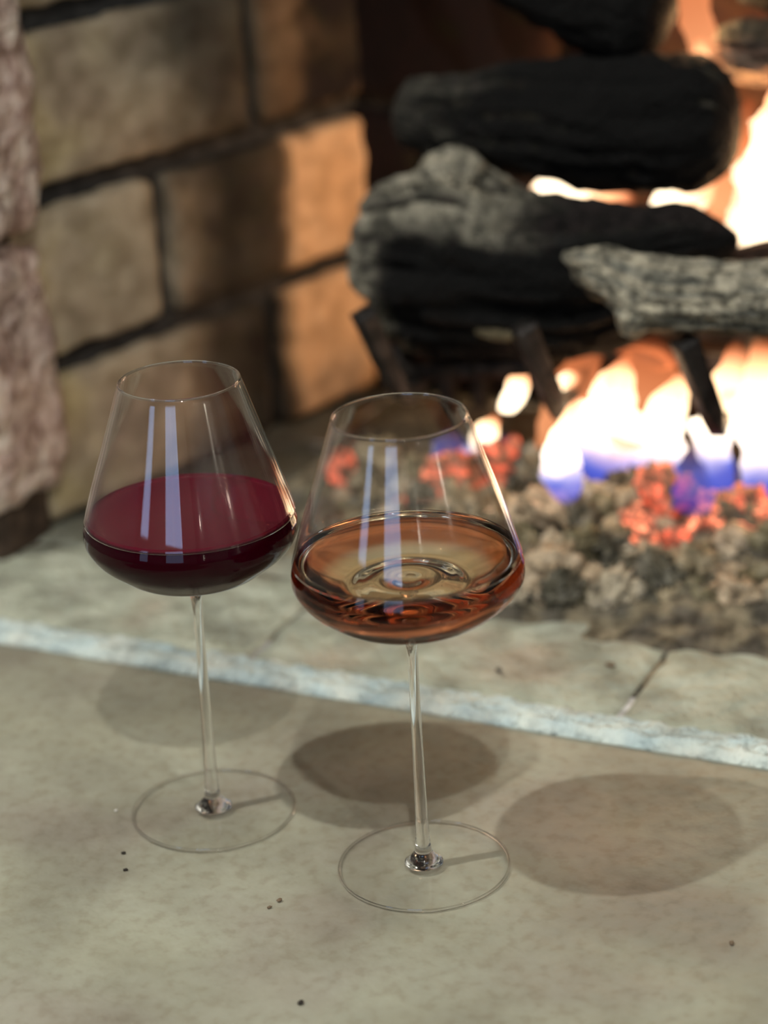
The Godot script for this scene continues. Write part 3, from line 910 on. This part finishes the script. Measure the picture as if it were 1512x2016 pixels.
func wine_glass(at: Vector3, k: float, kr: float, level: float, lean: Vector3, wine: Material, under: Color, deep: Color, shallow: Color, label: String, wine_label: String) -> void:
	var g := base("wine_glass", at)
	g.rotation = lean
	tag(g, label, "wine glass", "")
	# outer bowl
	var ctrl := [Vector2(0.0042, 0.1268), Vector2(0.0075, 0.1288), Vector2(0.015, 0.1301), Vector2(0.030, 0.1343), Vector2(0.042, 0.1405), Vector2(0.0497, 0.1472), Vector2(0.0540, 0.1545), Vector2(0.0542, 0.1605), Vector2(0.0524, 0.1685), Vector2(0.0473, 0.1850), Vector2(0.0390, 0.2100), Vector2(0.0312, 0.2335)]
	for i in ctrl.size():
		ctrl[i].x *= lerpf(k, kr, smoothstep(0.16, 0.2335, ctrl[i].y))
	var outer := smooth_profile(ctrl, 8)
	var shell := PackedVector2Array()
	var cup := PackedVector2Array()
	for q in outer:
		if q.y < level: cup.append(q)
		else: shell.append(q)
	shell.insert(0, cup[-1] + Vector2(0.0, 0.0004))
	shell.insert(0, shell[0] - Vector2(0.0012, 0.0))
	for i in range(outer.size() - 1, -1, -1):
		if outer[i].y < level - 0.002: break
		if outer[i].y > shell[0].y: shell.append(Vector2(outer[i].x - 0.0012, outer[i].y))
	shell.append(shell[0])
	put("bowl", lathe(shell, 160), M.pane, g)
	put("bowl_base", lathe(cup, 160), M.pane_wet, g)
	put("rim", torus(outer[-1].x - 0.0006, 0.0006, outer[-1].y + 0.0002), M.solid, g)
	# stem, drawn out of the bowl and flaring into the foot
	var stem := smooth_profile([Vector2(0.0, 0.0022), Vector2(0.0092, 0.0024), Vector2(0.0074, 0.0048), Vector2(0.0046, 0.0085), Vector2(0.0036, 0.0150), Vector2(0.0031, 0.0300), Vector2(0.0027, 0.0600), Vector2(0.0025, 0.0900), Vector2(0.0025, 0.1120), Vector2(0.0032, 0.1220), Vector2(0.0048, 0.1268), Vector2(0.0042, 0.1296), Vector2(0.0, 0.1304)], 8)
	put("stem", lathe(stem, 64), M.solid, g)
	var foot := smooth_profile([Vector2(0.0400, 0.0004), Vector2(0.0413, 0.0009), Vector2(0.0400, 0.0015), Vector2(0.020, 0.0019), Vector2(0.0, 0.0021)], 6)
	put("foot", lathe(foot, 128), M.pane_foot, g)
	put("foot_edge", torus(0.0416, 0.0007, 0.0008), M.solid, g)
	# the wine, with a small meniscus
	var w := []
	for q in [Vector2(0.0, 0.1345), Vector2(0.004, 0.1350), Vector2(0.009, 0.1370), Vector2(0.016, 0.1376), Vector2(0.023, 0.1353), Vector2(0.028, 0.1339), Vector2(0.034, 0.1361)]: w.append(q)
	for c in ctrl:
		if c.x > 0.036 and c.y < level - 0.001: w.append(Vector2(c.x - 0.0002, c.y + (0.0002 if c.y < 0.15 else 0.0)))
	var wall := PackedVector2Array(smooth_profile(w, 8))
	var rim_r := 0.0
	for i in outer.size() - 1:
		if outer[i].y <= level + 0.0013 and outer[i + 1].y > level + 0.0013:
			rim_r = lerpf(outer[i].x, outer[i + 1].x, (level + 0.0013 - outer[i].y) / (outer[i + 1].y - outer[i].y)) - 0.0011
	wall.append_array(smooth_profile([wall[-1], Vector2(rim_r, level + 0.0013), Vector2(rim_r - 0.0008, level + 0.0007), Vector2(rim_r - 0.0026, level), Vector2(rim_r - 0.010, level - 0.0001), Vector2(0.0, level - 0.0001)], 6).slice(1))
	var tint := PackedColorArray()
	for q in wall: tint.append(under.lerp(deep, smoothstep(0.033, 0.044, q.x)) if q.y < level - 0.0002 else shallow)
	var o := put("wine", lathe(wall, 160, tint), wine, null, at)
	o.rotation = lean
	tag(o, wine_label, "wine", "")

# ------------------------------------------------------------------ bits on the stone
func build_flecks() -> void:
	var rng := RandomNumberGenerator.new()
	rng.seed = 5
	var shape := lump(990, 4, 0.4, 1.5)
	var spots := [
		["charcoal_chip", 0.0702, -0.0435, 0.0022, 0, "black chip of charcoal on the pale firebox floor behind the right stem"],
		["charcoal_chip", 0.1285, -0.0700, 0.0028, 1, "brown chip on the pale firebox floor right of the amber wine"],
		["ash_fleck", -0.0565, 0.1699, 0.0008, 2, "pale speck on the hearth just left of the left glass foot"],
		["ash_fleck", -0.0304, 0.2056, 0.0011, 0, "dark fleck on the hearth in front of the left glass foot, rear one of two"],
		["ash_fleck", -0.0211, 0.2192, 0.0012, 0, "dark fleck on the hearth in front of the left glass foot, front one of two"],
		["ash_fleck", 0.064, 0.2179, 0.0013, 1, "brown fleck on the hearth left of the right glass foot, larger of two"],
		["ash_fleck", 0.0623, 0.2252, 0.0012, 1, "brown fleck on the hearth left of the right glass foot, smaller of two"],
		["ash_fleck", 0.1121, 0.2902, 0.0015, 0, "dark curled fleck at the bottom edge of the picture"],
		["ash_fleck", 0.276, 0.1797, 0.0016, 1, "brown fleck on the hearth at the far right"]]
	for s in spots:
		var o := put(s[0], shape, [M.fleck, M.fleck_tan, M.white][s[4]], null, Vector3(s[1], s[3] * 0.25, s[2]))
		o.scale = Vector3(s[3], s[3] * 0.45, s[3] * rng.randf_range(0.5, 0.9))
		o.rotation.y = rng.randf() * TAU
		tag(o, s[5], "charcoal chip" if s[0] == "charcoal_chip" else "fleck")
